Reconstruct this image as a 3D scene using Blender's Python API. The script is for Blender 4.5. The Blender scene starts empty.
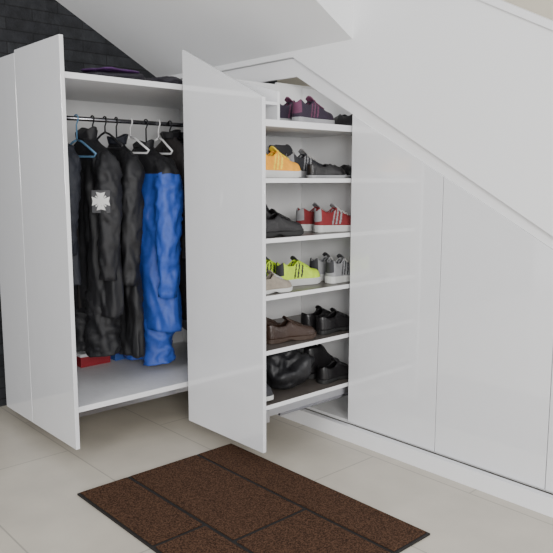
import bpy, math, random
from mathutils import Vector, noise, Matrix
random.seed(4)
COL = bpy.context.scene.collection

# ------------------------------------------------------------ materials
def mat(name, col, rough=.5, metal=0., coat=0., var=0., vscale=8., bump=0., bscale=60., sheen=0., spec=.5):
    m = bpy.data.materials.new(name); m.use_nodes = True
    nt = m.node_tree; b = nt.nodes['Principled BSDF']
    b.inputs['Roughness'].default_value = rough
    b.inputs['Metallic'].default_value = metal
    b.inputs['Coat Weight'].default_value = coat
    b.inputs['Coat Roughness'].default_value = .03
    b.inputs['Sheen Weight'].default_value = sheen
    b.inputs['Specular IOR Level'].default_value = spec
    tc = nt.nodes.new('ShaderNodeTexCoord')
    n = nt.nodes.new('ShaderNodeTexNoise'); n.inputs['Scale'].default_value = vscale; n.inputs['Detail'].default_value = 4
    nt.links.new(tc.outputs['Object'], n.inputs['Vector'])
    r = nt.nodes.new('ShaderNodeValToRGB')
    r.color_ramp.elements[0].position = .3; r.color_ramp.elements[1].position = .7
    r.color_ramp.elements[0].color = [max(0, c*(1-var)) for c in col[:3]]+[1]
    r.color_ramp.elements[1].color = [min(1, c*(1+var)) for c in col[:3]]+[1]
    nt.links.new(n.outputs['Fac'], r.inputs['Fac']); nt.links.new(r.outputs['Color'], b.inputs['Base Color'])
    if bump:
        n2 = nt.nodes.new('ShaderNodeTexNoise'); n2.inputs['Scale'].default_value = bscale; n2.inputs['Detail'].default_value = 3
        nt.links.new(tc.outputs['Object'], n2.inputs['Vector'])
        bp = nt.nodes.new('ShaderNodeBump'); bp.inputs['Strength'].default_value = bump; bp.inputs['Distance'].default_value = .01
        nt.links.new(n2.outputs['Fac'], bp.inputs['Height']); nt.links.new(bp.outputs['Normal'], b.inputs['Normal'])
    return m

M_gloss = mat('gloss_white_lacquer', (.75,.755,.77), rough=.06, var=.01, coat=1., spec=.7)
M_edge  = mat('white_edge', (.80,.80,.81), rough=.4, var=.01)
M_int   = mat('white_melamine', (.80,.80,.80), rough=.5, var=.015)
M_paint = mat('white_wall_paint', (.79,.795,.80), rough=.85, var=.012, vscale=2, bump=.05, bscale=150)
M_cream = mat('cream_wall_paint', (.72,.66,.54), rough=.85, var=.02)
M_dark_lam = mat('dark_taupe_laminate', (.105,.09,.08), rough=.35, var=.12, vscale=14)
M_grey_felt = mat('pale_grey_liner', (.68,.68,.69), rough=.5, var=.03, vscale=30)
M_chrome = mat('brushed_steel', (.42,.42,.44), rough=.3, metal=1.)
M_rod = mat('dark_metal_rod', (.25,.25,.27), rough=.25, metal=1.)
M_black_pl = mat('black_plastic', (.015,.015,.017), rough=.35)
M_white_pl = mat('white_plastic', (.85,.85,.85), rough=.35)
M_blue_pl = mat('pale_blue_plastic', (.12,.25,.4), rough=.3)

def brick_mat(name, c1, c2, cm, sx, bw, bh, ms, rough, bumpd=.0, nscale=3, nvar=.1, axis='XY', spec=.5):
    m = bpy.data.materials.new(name); m.use_nodes=True
    nt=m.node_tree; b=nt.nodes['Principled BSDF']; b.inputs['Roughness'].default_value=rough
    b.inputs['Specular IOR Level'].default_value = spec
    tc=nt.nodes.new('ShaderNodeTexCoord'); sep=nt.nodes.new('ShaderNodeSeparateXYZ'); com=nt.nodes.new('ShaderNodeCombineXYZ')
    nt.links.new(tc.outputs['Object'],sep.inputs[0])
    nt.links.new(sep.outputs[axis[0]],com.inputs['X']); nt.links.new(sep.outputs[axis[1]],com.inputs['Y'])
    br=nt.nodes.new('ShaderNodeTexBrick'); nt.links.new(com.outputs[0],br.inputs['Vector'])
    br.inputs['Scale'].default_value=sx; br.inputs['Brick Width'].default_value=bw; br.inputs['Row Height'].default_value=bh
    br.inputs['Mortar Size'].default_value=ms; br.inputs['Color1'].default_value=c1+(1,); br.inputs['Color2'].default_value=c2+(1,)
    br.inputs['Mortar'].default_value=cm+(1,)
    n=nt.nodes.new('ShaderNodeTexNoise'); n.inputs['Scale'].default_value=nscale; n.inputs['Detail'].default_value=8
    nt.links.new(tc.outputs['Object'],n.inputs['Vector'])
    r=nt.nodes.new('ShaderNodeValToRGB'); r.color_ramp.elements[0].position=.3; r.color_ramp.elements[1].position=.7
    r.color_ramp.elements[0].color=(1-nvar,)*3+(1,); r.color_ramp.elements[1].color=(1,1,1,1)
    nt.links.new(n.outputs['Fac'],r.inputs['Fac'])
    mx=nt.nodes.new('ShaderNodeMix'); mx.data_type='RGBA'; mx.blend_type='MULTIPLY'; mx.inputs[0].default_value=1
    nt.links.new(br.outputs['Color'],mx.inputs[6]); nt.links.new(r.outputs['Color'],mx.inputs[7])
    nt.links.new(mx.outputs[2],b.inputs['Base Color'])
    if bumpd:
        ma=nt.nodes.new('ShaderNodeMath'); ma.operation='MULTIPLY_ADD'
        nt.links.new(br.outputs['Fac'],ma.inputs[0]); ma.inputs[1].default_value=-.6; nt.links.new(n.outputs['Fac'],ma.inputs[2])
        bp=nt.nodes.new('ShaderNodeBump'); bp.inputs['Strength'].default_value=.8; bp.inputs['Distance'].default_value=bumpd
        nt.links.new(ma.outputs[0],bp.inputs['Height']); nt.links.new(bp.outputs['Normal'],b.inputs['Normal'])
    return m
M_floor = brick_mat('beige_stone_tiles',(.55,.505,.425),(.53,.485,.41),(.37,.34,.29),1.,1.2,.6,.004,.34,nscale=5,nvar=.12)
M_stone = brick_mat('dark_split_slate',(.034,.036,.04),(.022,.023,.027),(.012,.012,.013),1.,.35,.075,.003,.75,bumpd=.015,nscale=14,nvar=.5,axis='YZ',spec=.3)

# ------------------------------------------------------------ mesh helpers
def mk(name, verts, faces, mats, parent=None, smooth=False, bevel=0, idx=None, label=None):
    vs=[Vector(v) for v in verts]
    lo=Vector([min(v[i] for v in vs) for i in range(3)]); hi=Vector([max(v[i] for v in vs) for i in range(3)])
    c=(lo+hi)/2
    me=bpy.data.meshes.new(name); me.from_pydata([v-c for v in vs],[],faces)
    if not isinstance(mats,(list,tuple)): mats=[mats]
    for m in mats: me.materials.append(m)
    for i,p in enumerate(me.polygons):
        p.use_smooth=smooth
        if idx: p.material_index=idx[i]
    me.update()
    ob=bpy.data.objects.new(name,me); COL.objects.link(ob)
    if parent is not None:
        ob.parent=parent; ob.location=c-parent.location
    else: ob.location=c
    if bevel:
        b=ob.modifiers.new('bevel','BEVEL'); b.width=bevel; b.segments=2; b.limit_method='ANGLE'
    if label: ob['label']=label
    return ob
def box(name,x0,x1,y0,y1,z0,z1,m,parent=None,bevel=0,topmat=None,label=None):
    v=[(x0,y0,z0),(x1,y0,z0),(x1,y1,z0),(x0,y1,z0),(x0,y0,z1),(x1,y0,z1),(x1,y1,z1),(x0,y1,z1)]
    f=[(0,3,2,1),(4,5,6,7),(0,1,5,4),(1,2,6,5),(2,3,7,6),(3,0,4,7)]
    if topmat: return mk(name,v,f,[m,topmat],parent,bevel=bevel,idx=[0,1,0,0,0,0],label=label)
    return mk(name,v,f,m,parent,bevel=bevel,label=label)
def prism(name,poly,a0,a1,m,parent=None,axis='y',bevel=0,label=None):
    n=len(poly)
    if axis=='y': v=[(p[0],a0,p[1]) for p in poly]+[(p[0],a1,p[1]) for p in poly]
    else: v=[(a0,p[0],p[1]) for p in poly]+[(a1,p[0],p[1]) for p in poly]
    f=[tuple(range(n)),tuple(range(2*n-1,n-1,-1))]
    for i in range(n):
        j=(i+1)%n; f.append((i,i+n,j+n,j))
    ob=mk(name,v,f,m,parent,label=label)
    import bmesh
    bm=bmesh.new(); bm.from_mesh(ob.data); bmesh.ops.recalc_face_normals(bm,faces=bm.faces); bm.to_mesh(ob.data); bm.free()
    if bevel:
        b=ob.modifiers.new('bevel','BEVEL'); b.width=bevel; b.segments=2; b.limit_method='ANGLE'
    return ob
def tube_data(pts,r,seg=8,cap=True):
    pts=[Vector(p) for p in pts]; n=len(pts); vs=[];fs=[]
    rr=r if isinstance(r,(list,tuple)) else [r]*n
    up=Vector((0,0,1)); t0=(pts[1]-pts[0]).normalized()
    if abs(t0.dot(up))>.9: up=Vector((1,0,0))
    side=t0.cross(up).normalized()
    for i in range(n):
        t=(pts[min(i+1,n-1)]-pts[max(i-1,0)]).normalized()
        side=(side-t*side.dot(t)).normalized(); b=t.cross(side)
        for k in range(seg):
            a=2*math.pi*k/seg
            vs.append(pts[i]+(side*math.cos(a)+b*math.sin(a))*rr[i])
    for i in range(n-1):
        for k in range(seg):
            k2=(k+1)%seg
            fs.append((i*seg+k,i*seg+k2,(i+1)*seg+k2,(i+1)*seg+k))
    if cap:
        fs.append(tuple(range(seg-1,-1,-1))); fs.append(tuple((n-1)*seg+k for k in range(seg)))
    return vs,fs
def join(*parts):
    V=[];F=[]
    for v,f in parts:
        o=len(V); V+=list(v); F+=[tuple(i+o for i in q) for q in f]
    return V,F
def box_data(x0,x1,y0,y1,z0,z1):
    return [(x0,y0,z0),(x1,y0,z0),(x1,y1,z0),(x0,y1,z0),(x0,y0,z1),(x1,y0,z1),(x1,y1,z1),(x0,y1,z1)],[(0,3,2,1),(4,5,6,7),(0,1,5,4),(1,2,6,5),(2,3,7,6),(3,0,4,7)]
def empty(name,loc,label,cat,group=None):
    e=bpy.data.objects.new(name,None); e.empty_display_size=.05; e.location=loc; COL.objects.link(e)
    e['label']=label; e['category']=cat
    if group: e['group']=group
    return e
def top(ob,label,cat,group=None,kind=None):
    ob['label']=label; ob['category']=cat
    if group: ob['group']=group
    if kind: ob['kind']=kind
def lerp(tab,s):
    for (a,va),(b,vb) in zip(tab,tab[1:]):
        if s<=b: return va+(vb-va)*((s-a)/(b-a) if b>a else 0)
    return tab[-1][1]

# ------------------------------------------------------------ room
def F_(x): return 2.222-.585*(x+3.05)     # lower edge of stair wall
def D_(x): return 1.868-.56*(x+2.608)     # top of doors
o=box('floor',-6,5,-4,6,-.1,0,M_floor); top(o,'beige large-format stone tile floor','floor',kind='structure')
o=box('wall_left',-4.7,-4.515,-3,4.1,0,3.4,M_stone); top(o,'dark split-slate stone wall','wall',kind='structure')
o=box('wall_back',-4.515,3,4.1,4.2,0,3.6,M_cream); top(o,'cream painted wall behind the staircase','wall',kind='structure')
poly=[(-4.515,2.222),(-3.05,2.222),(.5,F_(.5)),(.5,2.321-.525*(.5+1.819)),(-2.579,2.72),(-2.579,3.2),(-4.515,3.2)]
o=prism('wall_stair',poly,2.893,3.0,M_paint); top(o,'white sloping staircase side wall above the cabinets','wall',kind='structure')
b0=(-2.56,2.71); b1=(.5,2.321-.525*(.5+1.819))
o=prism('trim_1',[b0,(b1[0],b1[1]),(b1[0],b1[1]+.035),(b0[0],b0[1]+.035)],2.88,3.012,M_edge); top(o,'white sloping cap on the staircase wall','trim',kind='structure')
s=.55; ya=2.893; yb=.9
poly=[(ya,2.255),(yb,2.255+s*(ya-yb)),(yb,2.255+s*(ya-yb)+.35),(ya,3.2)]
o=prism('ceiling',poly,-4.515,-2.579,M_paint,axis='x'); top(o,'white sloping underside of the upper stair flight','ceiling',kind='structure')
o=box('baseboard_front',-4.515,.5,2.86,2.90,0,.088,M_edge,bevel=.002); top(o,'white plinth running under the cabinets','baseboard',kind='structure')

# ------------------------------------------------------------ fixed cabinet
cab=empty('understairs_cabinet',(-2.0,3.2,.09),'white gloss built-in cabinet under sloping stairs with handleless doors','cabinet')
for a,b in [(-2.590,-1.987),(-1.983,-1.384),(-1.380,-.70),(-.696,-.02)]:
    prism('door',[(a,.092),(b,.092),(b,D_(b)),(a,D_(a))],2.915,2.935,M_gloss,cab,bevel=.0012)
prism('frame',[(-4.50,2.112),(-3.045,2.112),(-.02,D_(-.02)+.003),(.3,D_(.3)),(.3,F_(.3)-.001),(-3.05,2.219),(-4.50,2.219)],2.922,2.942,M_edge,cab)
box('base_board',-4.50,.3,2.945,3.63,.072,.09,M_int,cab)
box('back_panel',-4.50,.3,3.64,3.655,.095,2.1,M_int,cab)
for x in (-3.253,-2.565,-1.985,-1.382,-.70):
    t=min(2.10,D_(x)-.01)
    box('side_panel',x-.008,x+.008,2.945,3.635,.092,t,M_int,cab)

# ------------------------------------------------------------ pull-out wardrobe
W=empty('pull_out_wardrobe',(-3.8,2.2,.09),'white gloss pull-out wardrobe with hanging rail, drawn open','wardrobe')
box('front_panel',-3.845,-3.288,1.548,1.570,.082,2.205,M_gloss,W,bevel=.0012)
box('front_panel',-4.25,-3.850,1.548,1.570,.082,2.190,M_gloss,W,bevel=.0012)
box('base_board',-4.20,-3.315,1.571,2.88,.272,.302,M_edge,W,bevel=.001,topmat=M_grey_felt)
box('top_board',-4.20,-3.315,1.571,2.88,2.005,2.035,M_edge,W,bevel=.001)
box('back_panel',-4.215,-4.201,1.571,2.88,.272,2.035,M_int,W)
box('side_panel',-4.20,-3.32,2.862,2.88,.303,2.004,M_int,W)
v,f=tube_data([(-3.75,1.572,1.85),(-3.75,2.861,1.85)],.013,14)
mk('hanging_rail',v,f,M_rod,W,smooth=True,label='dark metal hanging rail')
for yy,d in ((1.572,1),(2.861,-1)):
    v,f=tube_data([(-3.75,yy,1.85),(-3.75,yy+.012*d,1.85)],.026,18); mk('rail_bracket',v,f,M_chrome,W)
for xx in (-3.37,-4.17): box('runner',xx,xx+.025,1.571,3.3,.235,.271,M_chrome,W,label='steel telescopic runner')

# ------------------------------------------------------------ pull-out shoe rack
S=empty('pull_out_shoe_rack',(-2.9,2.65,.09),'white gloss pull-out shoe rack with sloping top, drawn open','shoe rack')
prism('front_panel',[(-3.255,.085),(-2.583,.085),(-2.583,1.903),(-3.255,2.212)],2.248,2.270,M_gloss,S,bevel=.0012)
SH=[.325,.62,.909,1.205,1.51,1.80]
for i,z in enumerate(SH):
    if z==1.80: box('shelf',-3.20,-2.608,2.271,3.12,z-.034,z,M_edge,S,bevel=.001)
    else: box('shelf',-3.20,-2.608,2.271,3.12,z-.024,z,M_edge,S,bevel=.001,topmat=M_dark_lam)
box('back_panel',-3.215,-3.201,2.271,3.12,.30,2.08,M_int,S)
prism('rear_panel',[(-3.20,.30),(-2.608,.30),(-2.608,1.85),(-2.72,1.96),(-3.20,2.08)],3.121,3.136,M_int,S)
prism('divider',[(-3.20,1.801),(-2.70,1.801),(-2.70,1.955),(-3.20,2.09)],2.455,2.471,M_edge,S)
box('cubby_shelf',-3.20,-2.70,2.271,2.454,1.885,1.90,M_edge,S)
box('runner',-2.64,-2.612,2.31,3.5,.262,.2995,M_chrome,S,label='steel telescopic runner')
box('runner_rail',-2.636,-2.616,2.40,3.5,.244,.2615,M_rod,S,label='dark steel inner runner rail')
box('runner_bracket',-2.66,-2.60,2.272,2.309,.235,.2995,M_chrome,S)

# ------------------------------------------------------------ door mat
mm=bpy.data.materials.new('brown_coir_mat'); mm.use_nodes=True
nt=mm.node_tree; b=nt.nodes['Principled BSDF']; b.inputs['Roughness'].default_value=.95; b.inputs['Specular IOR Level'].default_value=.1
tc=nt.nodes.new('ShaderNodeTexCoord')
n=nt.nodes.new('ShaderNodeTexNoise'); n.inputs['Scale'].default_value=170; n.inputs['Detail'].default_value=3
nt.links.new(tc.outputs['Object'],n.inputs['Vector'])
r=nt.nodes.new('ShaderNodeValToRGB'); r.color_ramp.elements[0].position=.34; r.color_ramp.elements[0].color=(.018,.010,.007,1)
r.color_ramp.elements[1].position=.66; r.color_ramp.elements[1].color=(.108,.056,.033,1)
nt.links.new(n.outputs['Fac'],r.inputs['Fac']); nt.links.new(r.outputs['Color'],b.inputs['Base Color'])
bp=nt.nodes.new('ShaderNodeBump'); bp.inputs['Strength'].default_value=.7; bp.inputs['Distance'].default_value=.006
nt.links.new(n.outputs['Fac'],bp.inputs['Height']); nt.links.new(bp.outputs['Normal'],b.inputs['Normal'])
M_rub=mat('black_rubber',(.009,.007,.006),rough=.8,var=.2,vscale=200)
DM=empty('door_mat',(-2.27,1.87,0),'brown bristle door mat divided by black grooves on the tile floor','door mat')
X0,X1,Y0,Y1=-2.955,-1.592,1.385,2.33
box('backing',X0,X1,Y0,Y1,.0005,.009,M_rub,DM,bevel=.002)
e=.012;g=.011; yA=1.66; yB=2.085; xC=-2.10
P=[(X0+e,-2.30,Y0+e,yA-g),(-2.30+2*g,X1-e,Y0+e,yA-g),(X0+e,xC-g,yA+g,yB-g),(xC+g,X1-e,yA+g,yB-g),(X0+e,X1-e,yB+g,Y1-e)]
for p in P: box('bristle_pad',p[0],p[1],p[2],p[3],.009,.016,mm,DM,bevel=.002)

# ------------------------------------------------------------ shoes
WT=[(0,0),(.012,.38),(.04,.6),(.1,.74),(.22,.78),(.4,.76),(.55,.88),(.72,1.),(.84,.93),(.92,.74),(.97,.48),(.99,.28),(1,0)]
def shoe_parts(par,L=.29,Wd=.05,kind='sneaker',cu=None,cs=None,ca=None,cl=None,ci=None,side=1,solez=None):
    N=64;K=18
    if kind=='sneaker':
        HT=[(0,.075),(.06,.092),(.2,.070),(.34,.070),(.46,.094),(.6,.074),(.75,.052),(.9,.042),(1,.014)]; sz=.030
    elif kind=='boot':
        HT=[(0,.13),(.06,.14),(.2,.138),(.36,.14),(.46,.115),(.6,.08),(.75,.055),(.9,.045),(1,.015)]; sz=.026
    elif kind=='flat':
        HT=[(0,.05),(.06,.06),(.2,.045),(.4,.042),(.55,.058),(.7,.05),(.85,.042),(1,.012)]; sz=.014
    else:
        HT=[(0,.062),(.06,.07),(.2,.055),(.36,.055),(.47,.078),(.6,.062),(.75,.046),(.9,.036),(1,.012)]; sz=.02
    if solez: sz=solez
    CT=[(0,.72),(.3,.66),(.42,.5),(.5,.05),(.55,0),(1,0)] if kind!='flat' else [(0,.75),(.4,.75),(.56,.4),(.62,0),(1,0)]
    cy=lambda s: side*.010*math.sin(math.pi*min(1,s*1.1))
    def P(s,u,sd,off=0):
        w=lerp(WT,s)*Wd+off; h=lerp(HT,s)+off; c=lerp(CT,s); th=u*math.pi/2
        y=w*(c+(1-c)*max(0,math.cos(th))**.75); z=h*math.sin(th)**.85 if u>0 else 0
        return ((s-.5)*L, cy(s)+sd*y, sz-.002+z)
    V=[];F=[];I=[]
    SS=[0,.006,.02,.045]+[.07+.86*i/(N-4) for i in range(N-3)]+[.955,.975,.99,1.]
    def stripe(s,u):
        if kind!='sneaker' or ca is None: return 0
        m=.30+.10*u
        if .08<u<.80:
            for o_ in (0,.08,.16):
                if m+o_<s<m+o_+.038: return 1
        if s<.075 and u>.15: return 1
        if s>.915 and u<.85: return 1
        return 0
    for sd in (1,-1):
        o=len(V)
        for s_ in SS:
            for k in range(K+1): V.append(P(s_,k/K,sd))
        for i in range(len(SS)-1):
            for k in range(K):
                a=o+i*(K+1)+k; q=(a,a+K+1,a+K+2,a+1)
                F.append(q if sd<0 else q[::-1]); I.append(stripe((SS[i]+SS[i+1])/2,(k+.5)/K))
    import bmesh
    ob=mk('upper',V,F,[cu,ca or cu],par,smooth=True,idx=I)
    bm=bmesh.new(); bm.from_mesh(ob.data); bmesh.ops.remove_doubles(bm,verts=bm.verts,dist=.0003)
    bmesh.ops.recalc_face_normals(bm,faces=bm.faces); bm.to_mesh(ob.data); bm.free()
    so=ob.modifiers.new('solid','SOLIDIFY'); so.thickness=.004; so.offset=-1
    out=[((s_-.5)*L*1.02,cy(s_)+lerp(WT,s_)*(Wd+.004)) for s_ in SS]+[((s_-.5)*L*1.02,cy(s_)-lerp(WT,s_)*(Wd+.004)) for s_ in SS[::-1][1:-1]]
    n=len(out)
    def zz(x,t):
        s_=x/L+.5; spring=.012*max(0,(s_-.78)/.22)**2
        if t: return sz+ (.006*(1-s_) if kind=='sneaker' else 0)+spring*.6
        arch=.010*math.exp(-((s_-.42)/.09)**2) if kind in('dress','boot') else 0
        return spring+arch
    V=[(x,y,zz(x,0)) for x,y in out]+[(x,y,zz(x,1)) for x,y in out]
    F=[tuple(range(n-1,-1,-1)),tuple(range(n,2*n))]+[(i,(i+1)%n,(i+1)%n+n,i+n) for i in range(n)]
    mk('sole',V,F,cs,par,bevel=.0025)
    q=[(x*.94,y*.86) for x,y in out]
    mk('insole',[(x,y,sz+.007) for x,y in q]+[(x,y,sz+.003) for x,y in q],[tuple(range(n)),tuple(range(2*n-1,n-1,-1))]+[(i+n,(i+1)%n+n,(i+1)%n,i) for i in range(n)],ci or M_black_pl,par)
    if kind in('sneaker','boot','dress'):
        V=[];F=[]; ztop=lerp(HT,.44)+sz
        for i in range(6):
            t=i/5; x=(.57-.19*t-.5)*L; z=lerp(HT,.57)+sz-.006+ (ztop+.022-(lerp(HT,.57)+sz-.006))*t
            for j in range(5):
                yy=(j/4-.5)*2; V.append((x+.006*abs(yy),cy(.5)+yy*.024,z-.012*yy*yy))
        for i in range(5):
            for j in range(4):
                a=i*5+j; F.append((a,a+1,a+6,a+5))
        ob=mk('tongue',V,F,ca if kind=='sneaker' else cu,par,smooth=True); so=ob.modifiers.new('s','SOLIDIFY'); so.thickness=.005; so.offset=0
        pts=[]
        for i in range(6):
            s0=.46+.042*i
            row=[P(s0+.006*abs(t),1-abs(t)*.40,1 if t>0 else -1,.003) for t in [-1,-.6,-.25,.25,.6,1]]
            pts+= row if i%2==0 else row[::-1]
        v,f=tube_data(pts,.0026,6); mk('laces',v,f,cl,par,smooth=True)

def fab(n,c,r=.7,**k): return mat(n,c,rough=r,var=.12,vscale=40,bump=.3,bscale=300,**k)
c_or=fab('orange_mesh',(.85,.36,.02)); c_ye=fab('yellow_trim',(.9,.65,.05)); c_dk=fab('charcoal_mesh',(.035,.035,.04)); c_gr=fab('grey_mesh',(.3,.3,.31))
c_lg=fab('light_grey_mesh',(.5,.49,.47)); c_neon=fab('neon_yellow_mesh',(.62,.88,.04)); c_bl=mat('black_leather',(.012,.011,.012),rough=.35,bump=.2,bscale=90)
c_br=mat('brown_leather',(.038,.02,.013),rough=.4,bump=.25,bscale=90,var=.2); c_red=fab('red_mesh',(.22,.018,.022)); c_w=mat('white_foam',(.6,.6,.58),rough=.6)
c_bs=mat('black_rubber_sole',(.015,.015,.015),rough=.6); c_gs=mat('grey_foam',(.35,.35,.36),rough=.6); c_pur=fab('dark_purple_mesh',(.025,.015,.032)); c_pk=fab('dull_pink_trim',(.13,.035,.08))
c_be=fab('beige_suede',(.30,.26,.21)); c_bro=mat('brown_rubber',(.05,.03,.02),rough=.6)
G='shoes on the pull-out rack'
def shoe(label,x,y,z,rot,kind,cu,cs,ca,cl,L=.285,Wd=.048,side=1,name=None,ci=None,dz=0,rx=0,sc=1.08):
    nm=name or {'sneaker':'sneaker','boot':'ankle_boot','dress':'leather_shoe','flat':'slip_on_shoe'}[kind]
    e=empty(nm,(0,0,0),label,'shoe',G)
    shoe_parts(e,L,Wd,kind,cu,cs,ca,cl,ci,side)
    e.location=(x-.006,y,z+.0008+dz); e.rotation_euler=(math.radians(rx),0,math.radians(rot)); e.scale=(sc,sc,sc*1.06); return e
z6,z5,z4,z3,z2,z1=SH[5],SH[4],SH[3],SH[2],SH[1],SH[0]
shoe('dark purple running shoe with pink trim in the top cubby',-2.77,2.80,z6,93,'sneaker',c_pur,c_gs,c_pk,c_pk)
shoe('dark purple running shoe with pink trim behind its pair',-2.90,2.74,z6,88,'sneaker',c_pur,c_gs,c_pk,c_pk,side=-1)
shoe('black slip-on shoe in the top cubby',-2.75,3.04,z6,175,'flat',c_bl,c_bs,None,c_bl,L=.23,Wd=.04)
shoe('orange trainer with yellow stripes',-2.675,2.44,z5,91,'sneaker',c_or,c_w,c_ye,c_ye)
shoe('orange trainer with yellow stripes beside its pair',-2.81,2.44,z5,89,'sneaker',c_or,c_w,c_ye,c_ye,side=-1)
shoe('charcoal trainer with grey stripes',-2.80,2.775,z5,92,'sneaker',c_dk,c_gs,c_gr,c_lg)
shoe('charcoal high trainer with grey sole beside its pair',-2.935,2.77,z5,90,'boot',c_dk,c_gs,c_gr,c_lg,side=-1,name='sneaker')
shoe('charcoal hiking boot behind the trainers',-3.07,2.66,z5,90,'boot',c_dk,c_bs,c_gr,c_lg,L=.30)
shoe('black slip-on shoe at the shelf edge',-2.665,2.80,z5,89,'flat',c_bl,c_gs,None,c_bl,L=.26,Wd=.042)
shoe('black slip-on shoe beside the trainers',-2.76,3.04,z5,2,'flat',c_bl,c_gs,None,c_bl,L=.2,Wd=.045)
shoe('black leather lace-up beside the front panel',-2.68,2.45,z4,90,'dress',c_bl,c_bs,None,c_bl,L=.275,Wd=.048,sc=1.2)
shoe('black leather ankle boot behind the lace-up',-2.81,2.46,z4,90,'boot',c_bl,c_bs,None,c_bl,L=.27,Wd=.046,side=-1)
shoe('dark red and grey running shoe',-2.70,2.93,z4,78,'sneaker',c_red,c_w,c_gr,c_lg)
shoe('dark red and grey running shoe behind its pair',-2.86,2.93,z4,84,'sneaker',c_red,c_w,c_gr,c_lg,side=-1)
shoe('neon yellow running shoe with dark stripes',-2.775,2.69,z3,88,'sneaker',c_neon,c_w,c_dk,c_neon,L=.285,sc=1.1)
shoe('neon yellow running shoe with dark stripes behind its pair',-2.915,2.58,z3,90,'sneaker',c_neon,c_w,c_dk,c_neon,L=.29,side=-1,sc=1.1)
shoe('beige suede shoe at the shelf edge',-2.665,2.405,z3,89,'dress',c_be,c_w,None,c_lg,L=.235,Wd=.042,sc=1.)
shoe('light grey running shoe',-2.69,2.98,z3,88,'sneaker',c_gr,c_w,c_dk,c_lg,L=.245)
shoe('light grey running shoe behind its pair',-2.83,2.983,z3,90,'sneaker',c_gr,c_w,c_dk,c_lg,side=-1,L=.245)
shoe('brown leather lace-up shoe',-2.70,2.56,z2,80,'dress',c_br,c_bro,None,c_bro,sc=1.14)
shoe('brown leather lace-up shoe behind its pair',-2.86,2.50,z2,91,'dress',c_br,c_bro,None,c_bro,side=-1,sc=1.14)
shoe('black leather shoe with dull finish',-2.69,2.935,z2,88,'dress',c_bl,c_bs,None,c_bl,Wd=.046,sc=1.14)
shoe('black leather shoe behind the dull black one',-2.83,2.93,z2,95,'dress',c_bl,c_bs,None,c_bl,side=-1,sc=1.14)
shoe('black high-top with white sole beside the front panel',-2.775,2.345,z1,0,'boot',c_dk,c_w,None,c_lg,L=.28,Wd=.044)
shoe('black leather shoe beside the bag',-2.69,2.94,z1,88,'dress',c_bl,c_bs,None,c_bl)
shoe('black boot behind the low shoe',-2.83,2.95,z1,92,'boot',c_bl,c_bs,None,c_bl,side=-1)

def lump(cx,cy,z0,ax,ay,h,seed,amp=.08,p=3.,rows=30,seg=64):
    V=[];F=[]
    for i in range(rows+1):
        t=i/rows; ph=t*math.pi-math.pi/2
        c=abs(math.cos(ph))**(2/p); sz_=math.copysign(abs(math.sin(ph))**(2/p),math.sin(ph))
        for k in range(seg):
            a=2*math.pi*k/seg
            x=ax*c*math.copysign(abs(math.cos(a))**(2/p),math.cos(a)); y=ay*c*math.copysign(abs(math.sin(a))**(2/p),math.sin(a))
            z=h/2+h/2*sz_
            nn=noise.noise(Vector((x*9+seed,y*9,z*11)))*amp+(.3-abs(noise.noise(Vector((x*17+seed,y*17,z*14)))))*amp*.8
            V.append((cx+x*(1+nn*1.4),cy+y*(1+nn*1.4),z0+max(0,z*(1+nn*1.2))))
    for i in range(rows):
        for k in range(seg):
            k2=(k+1)%seg; F.append((i*seg+k,i*seg+k2,(i+1)*seg+k2,(i+1)*seg+k))
    F.append(tuple(range(seg-1,-1,-1))); F.append(tuple(rows*seg+k for k in range(seg)))
    return V,F
M_nyl=mat('black_nylon',(.012,.012,.014),rough=.5,bump=.3,bscale=60)
bag=empty('drawstring_bag',(-2.84,2.60,z1),'soft black nylon drawstring bag slumped on the bottom shelf','bag')
v,f=lump(-2.82,2.60,z1+.0005,.16,.155,.20,3,.28,p=2.5); mk('bag_body',v,f,M_nyl,bag,smooth=True)
v,f=lump(-2.82,2.63,z1+.175,.05,.06,.05,9,.3); mk('gathered_neck',v,f,M_nyl,bag,smooth=True)
v,f=tube_data([(-2.82+.052*math.cos(a),2.63+.062*math.sin(a),z1+.195) for a in [i*math.pi/10 for i in range(21)]],.004,6); mk('drawstring',v,f,c_bs,bag,smooth=True)

# ------------------------------------------------------------ garments
def hanger(y,m,label,rotz=0,x=-3.75,w=.20,dp=.05):
    e=empty('coat_hanger',(x,y,1.85),label,'coat hanger','hangers on the wardrobe rail')
    R=.021
    pts=[(R*math.cos(math.radians(a)),0,R*math.sin(math.radians(a))) for a in range(190,-61,-18)]
    pts+=[(.0,0,-.035),(0,0,-.075-dp)]
    v1,f1=tube_data(pts,.0045,8)
    mk('hook',[Vector(p)+e.location for p in v1],f1,m,e,smooth=True)
    tri=[(0,0,-.07),(-.05,0,-.082),(-w*.6,0,-.115),(-w,0,-.155),(-w+.02,0,-.17),(0,0,-.165),(w-.02,0,-.17),(w,0,-.155),(w*.6,0,-.115),(.05,0,-.082),(0,0,-.07)]
    tri=[(a,b,c-dp) for a,b,c in tri]
    v2,f2=tube_data(tri,.0065,8); mk('shoulder_bar',[Vector(p)+e.location for p in v2],f2,m,e,smooth=True)
    e.rotation_euler=(0,0,math.radians(rotz)); return e
def ridge(v): return .28-abs(noise.noise(v))
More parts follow.
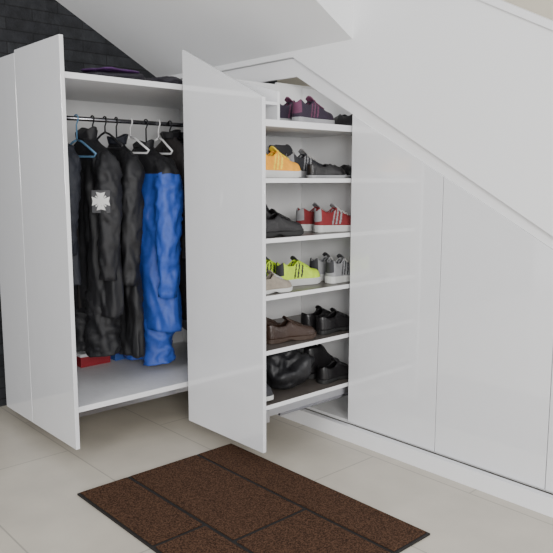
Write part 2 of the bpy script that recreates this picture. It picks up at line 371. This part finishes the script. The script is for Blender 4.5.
def garment(name,label,y,mats,length=.95,hw=.22,ht=.075,sl=.62,seed=0,legs=0,rotz=0,x=-3.75,yoke=None,extras=None,fold=.014,flare=1.1,collar=.05,sleeve=True,slx=.0,ztop=1.74,sr=1.):
    e=empty(name,(x,y,ztop),label,'clothing','clothes on the wardrobe rail'); O=Vector(e.location)
    SEG=96; R=80
    prof=[(0,.24,.6),(.025,.32,.75),(.06,.62,.85),(.10,.90,.92),(.15,1.,1.),(.3,.98,1.1),(.55,1.0,1.15),(1.,flare,1.2)]
    def f1(t): return lerp([(a,b) for a,b,c in prof],t),lerp([(a,c) for a,b,c in prof],t)
    V=[];F=[];I=[]
    for i in range(R+1):
        t=(i/R)**1.2; zz=-t*length
        a_,b_=f1(min(1,t*length/.95))
        for k in range(SEG):
            a=2*math.pi*k/SEG; ca,sa=math.cos(a),math.sin(a)
            rx=hw*a_; ry=ht*b_
            px=rx*math.copysign(abs(ca)**.8,ca); py=ry*math.copysign(abs(sa)**.75,sa)
            am=fold*min(1,t*3+.12)
            nz=noise.noise(Vector((ca*2.2+seed*7,sa*2.2,zz*1.3)))*1.6+ridge(Vector((px*11+seed,py*11+px*2,zz*3.2+px*5)))*3.2+ridge(Vector((px*24+seed,py*24,zz*9-px*9)))*1.1-.6
            V.append(O+Vector((px+ca*am*nz,py+sa*am*nz*1.15,zz+.014*noise.noise(Vector((ca*2,sa*2,seed)))*t)))
    for i in range(R):
        zi=(i/R)**1.2*length
        for k in range(SEG):
            k2=(k+1)%SEG; F.append((i*SEG+k,(i+1)*SEG+k,(i+1)*SEG+k2,i*SEG+k2)); I.append(1 if (yoke and zi<yoke) else 0)
    ob=mk('body',V,F,mats,e,smooth=True,idx=I); so=ob.modifiers.new('s','SOLIDIFY'); so.thickness=.004; so.offset=-1
    V=[];F=[]; NR=7
    for i in range(NR):
        t=i/(NR-1)
        for k in range(36):
            a=2*math.pi*k/36; rr=1+.12*math.sin(a*3+seed)+.22*t+.05*math.sin(a*7+seed*2+t*3)
            V.append(O+Vector((math.cos(a)*.060*rr,math.sin(a)*.045*rr,-.016+collar*t*(1-.35*max(0,-math.sin(a)))+.012*math.sin(a*2+seed)*t)))
    for i in range(NR-1):
        for k in range(36):
            k2=(k+1)%36; F.append((i*36+k,i*36+k2,(i+1)*36+k2,(i+1)*36+k))
    ob=mk('collar',V,F,mats[1],e,smooth=True); so=ob.modifiers.new('s','SOLIDIFY'); so.thickness=.008; so.offset=0
    def tubeN(pts,rad,sd,amp,flat=1.,div=12):
        pp=[];rr=[];n=len(pts)
        for i in range(n-1):
            for j in range(div):
                t=j/div; pp.append(Vector(pts[i]).lerp(Vector(pts[i+1]),t)); rr.append(rad[i]+(rad[i+1]-rad[i])*t)
        pp.append(Vector(pts[-1])); rr.append(rad[-1])
        for _ in range(6): pp=[pp[0]]+[(pp[i-1]+pp[i]*2+pp[i+1])/4 for i in range(1,len(pp)-1)]+[pp[-1]]
        SG=36
        v,f=tube_data([O+p for p in pp],rr,SG,cap=True)
        out=[]
        for i,p in enumerate(pp):
            for k in range(SG):
                q=v[i*SG+k]; d=(q-(O+p)); dn=d.normalized()
                nn=ridge(Vector((q.x*12+sd,q.y*12,q.z*8+q.x*6)))*2.6+ridge(Vector((d.x*22+sd,d.y*22,q.z*19+d.x*10)))*1.5-.7
                w=Vector((d.x*flat,d.y,d.z))+dn*amp*nn
                out.append(O+p+w)
        return out,f
    if sleeve:
        for sd in (1,-1):
            k=hw/.22
            j=noise.noise(Vector((seed*3.1,sd,0)))*.03
            pts=[(sd*.155*k,0,-.095),(sd*.205*k,-.01,-.17),(sd*(.225*k+slx*.4),-.025,-.32),(sd*(.232*k+slx*.7),-.035+j,-.10-sl*.6),(sd*(.225*k+slx),-.045+j,-.10-sl)]
            v,f=tubeN(pts,[a*sr for a in (.052,.078,.080,.072,.056)],seed+sd*3,.013*sr,flat=.85)
            idx=None
            mts=[mats[0]]
            if yoke:
                mts=[mats[0],mats[1]]; idx=[1 if (len(q)==4 and sum(v[i].z for i in q)/4>ztop-yoke) else 0 for q in f]
            mk('sleeve',v,f,mts,e,smooth=True,idx=idx)
    if legs:
        for sd in(1,-1):
            pts=[(sd*.085,0,-length+.14),(sd*.10,0,-length-.02),(sd*.105,-.01,-length-legs*.6),(sd*.11,-.005,-length-legs)]
            v,f=tubeN(pts,[.09,.105,.10,.105],seed+sd,.018); mk('trouser_leg',v,f,mats[0],e,smooth=True)
    fy=-ht*1.10-.014
    v,f=box_data(-.006,.006,fy-.004,fy+.012,-length*.97,-.07); mk('zip',[Vector(p)+O for p in v],f,M_rub,e)
    if extras: extras(e,O)
    e.rotation_euler=(0,0,math.radians(rotz)); return e

c_blk=fab('black_shell_fabric',(.012,.012,.014),r=.55); c_blk2=fab('dark_navy_fabric',(.012,.014,.022),r=.6)
c_blue=fab('royal_blue_shell_fabric',(.03,.085,.40),r=.45); c_gry=fab('grey_knit',(.16,.16,.17)); c_brn=fab('dark_brown_fabric',(.03,.026,.026))
M_pw=mat('white_embroidery',(.72,.72,.70),rough=.8,bump=.3,bscale=300); M_pg=mat('grey_embroidery',(.07,.07,.075),rough=.8,bump=.3,bscale=300)
def emblem(e,O):
    c=Vector((.275,-.085,-.355)); n_=Vector((.70,-.71,.0)).normalized(); r_=Vector((.71,.70,0)); u_=Vector((0,0,1))
    def P(a,b,d=0): return O+c+n_*(.020+d)+r_*a+u_*b
    def plate(poly,d0,d1):
        n=len(poly); V=[P(a,b,d0) for a,b in poly]+[P(a,b,d1) for a,b in poly]
        F=[tuple(range(n,2*n))]+[(i,(i+1)%n,(i+1)%n+n,i+n) for i in range(n)]
        return V,F
    sq=[(-.050,-.064),(.050,-.064),(.050,.060),(-.050,.060)]
    v,f=plate(sq,-.02,.0); mk('badge',v,f,M_pg,e,label='dark grey badge behind the emblem')
    parts=[]
    for q in range(4):
        a=q*math.pi/2+math.pi/2; ca,sa=math.cos(a),math.sin(a)
        pr=[(-.009,.006),(-.025,.050),(0,.044),(.025,.050),(.009,.006)]
        parts.append(plate([(x*ca-(y)*sa,x*sa+(y)*ca) for x,y in pr][::-1],.0,.002))
        a2=a+math.pi/4; c2,s2=math.cos(a2),math.sin(a2)
        pr=[(-.002,.012),(-.004,.040),(.004,.040),(.002,.012)]
        parts.append(plate([(x*c2-y*s2,x*s2+y*c2) for x,y in pr][::-1],.0,.0018))
    parts.append(plate([(.012*math.cos(t*math.pi/8),.012*math.sin(t*math.pi/8)) for t in range(16)],.0,.003))
    v,f=join(*parts); mk('emblem',v,f,M_pw,e,label='white embroidered cross emblem')
hanger(1.71,M_black_pl,'black plastic coat hanger under a dark jacket')
garment('jacket','dark navy padded jacket hanging beside the wardrobe panel',1.71,[c_blk2,c_blk],length=.85,hw=.20,ht=.05,sl=.58,seed=1,ztop=1.77,fold=.010,sr=.9)
hanger(1.85,M_blue_pl,'dull blue plastic coat hanger',rotz=3)
hanger(1.95,M_black_pl,'black plastic coat hanger between the black suits')
garment('ski_suit','long black ski suit with white cross emblem on the sleeve',1.915,[c_blk,c_blk],length=1.02,hw=.25,ht=.075,sl=.70,seed=2,legs=.24,rotz=3,extras=emblem,collar=.07)
hanger(2.03,M_black_pl,'empty black plastic coat hanger between two black garments',dp=.0)
hanger(2.105,M_black_pl,'black plastic coat hanger beside the black suit',rotz=-3)
garment('jacket','long plain black shell coat with standing collar',2.105,[c_blk,c_blk2],length=1.28,hw=.225,ht=.05,sl=.74,seed=5,rotz=-3,ztop=1.73,sr=.9,flare=1.05)
hanger(2.20,M_white_pl,'empty white plastic coat hanger beside the blue suit',rotz=8,w=.17,dp=.02)
hanger(2.31,M_black_pl,'black plastic coat hanger holding the blue suit',rotz=3,dp=.08)
garment('ski_suit','royal blue ski suit with black shoulders',2.295,[c_blue,c_blk],length=1.12,hw=.275,ht=.085,sl=.80,seed=8,yoke=.16,rotz=3,legs=.22,ztop=1.70,sr=1.1)
hanger(2.40,M_white_pl,'empty white plastic coat hanger behind the blue suit',rotz=-4,dp=.02,w=.17)
hanger(2.485,M_black_pl,'black plastic coat hanger holding a brown jacket',dp=.02)
garment('jacket','dark brown jacket beside the blue suit',2.485,[c_brn,c_blk],length=1.15,hw=.235,ht=.036,sl=.66,seed=11,fold=.008,sr=.7,ztop=1.775)
hanger(2.60,M_black_pl,'black plastic coat hanger holding a black cardigan',dp=.02)
garment('cardigan','black knitted cardigan hanging between brown and grey garments',2.60,[c_blk2,c_blk],length=1.2,hw=.24,ht=.028,sl=.62,seed=17,fold=.007,sr=.6,ztop=1.775)
hanger(2.735,M_black_pl,'black plastic coat hanger holding a grey coat',dp=.02)
garment('coat','long grey coat at the inner end of the rail',2.74,[c_gry,c_blk],length=1.32,hw=.26,ht=.035,sl=.62,seed=14,fold=.008,sr=.7,ztop=1.775)

def pack(name,label,cat,x0,x1,y0,y1,z0,z1,m,m2):
    e=empty(name,((x0+x1)/2,(y0+y1)/2,z0),label,cat)
    box('carton',x0,x1,y0,y1,z0,z1,m,e,bevel=.003)
    box('lid',x0-.003,x1+.003,y0-.003,y1+.003,z1,z1+.02,m2,e,bevel=.003)
M_pbx=mat('purple_card',(.10,.03,.17),rough=.5); M_rbx=mat('red_card',(.30,.02,.03),rough=.5); M_bbx=mat('blue_card',(.05,.12,.4),rough=.5)
pack('storage_box','purple cardboard box with white lid on the wardrobe base','box',-4.16,-4.0,1.62,1.90,.3025,.36,M_pbx,M_white_pl)
pack('storage_box','red cardboard box with white lid on the wardrobe base','box',-4.16,-4.02,1.95,2.16,.3025,.37,M_rbx,M_white_pl)
pack('storage_box','blue cardboard box with purple lid on the wardrobe base','box',-4.16,-4.03,2.2,2.42,.3025,.35,M_bbx,M_pbx)
M_psc=fab('purple_fleece',(.06,.015,.09)); M_bsc=fab('black_fleece',(.015,.013,.02))
sc=empty('folded_scarf',(-3.52,1.95,2.036),'purple fleece scarf folded on top of the wardrobe','scarf')
v,f=lump(-3.52,1.97,2.0355,.14,.20,.05,21,.2,p=2.6); mk('folded_layer',v,f,M_bsc,sc,smooth=True)
v,f=lump(-3.50,1.95,2.080,.11,.15,.02,25,.2,p=2.6); mk('folded_layer',v,f,M_psc,sc,smooth=True)
v,f=lump(-3.55,2.33,2.0355,.13,.13,.05,31,.25,p=2.4); o=mk('woolly_hat',v,f,M_bsc,smooth=True); top(o,'dark knitted hat lying on the wardrobe top','hat')

# ------------------------------------------------------------ light
w=bpy.data.worlds.new('world'); bpy.context.scene.world=w; w.use_nodes=True
bg=w.node_tree.nodes['Background']; bg.inputs[0].default_value=(.93,.955,1.,1); bg.inputs[1].default_value=1.05
def area(name,loc,tgt,sx,sy,p,c):
    l=bpy.data.lights.new(name,'AREA'); l.shape='RECTANGLE'; l.size=sx; l.size_y=sy; l.energy=p; l.color=c
    o=bpy.data.objects.new(name,l); o.location=loc; d=Vector(tgt)-Vector(loc); o.rotation_euler=d.to_track_quat('-Z','Y').to_euler(); COL.objects.link(o)
area('window_light',(2.6,-.8,2.1),(-2.8,2.6,1.0),1.8,1.6,250,(1,.985,.96))
area('room_light',(-1.2,-2.6,2.5),(-3.2,2.4,1.2),1.6,1.4,80,(1,.98,.96))

# ------------------------------------------------------------ camera
cam=bpy.data.cameras.new('camera'); co=bpy.data.objects.new('camera',cam); COL.objects.link(co)
cam.sensor_width=36; cam.lens=686/553*36; cam.clip_start=.05
co.location=(0,0,1.5); co.rotation_euler=(math.radians(82),0,math.radians(47.8))
bpy.context.scene.camera=co
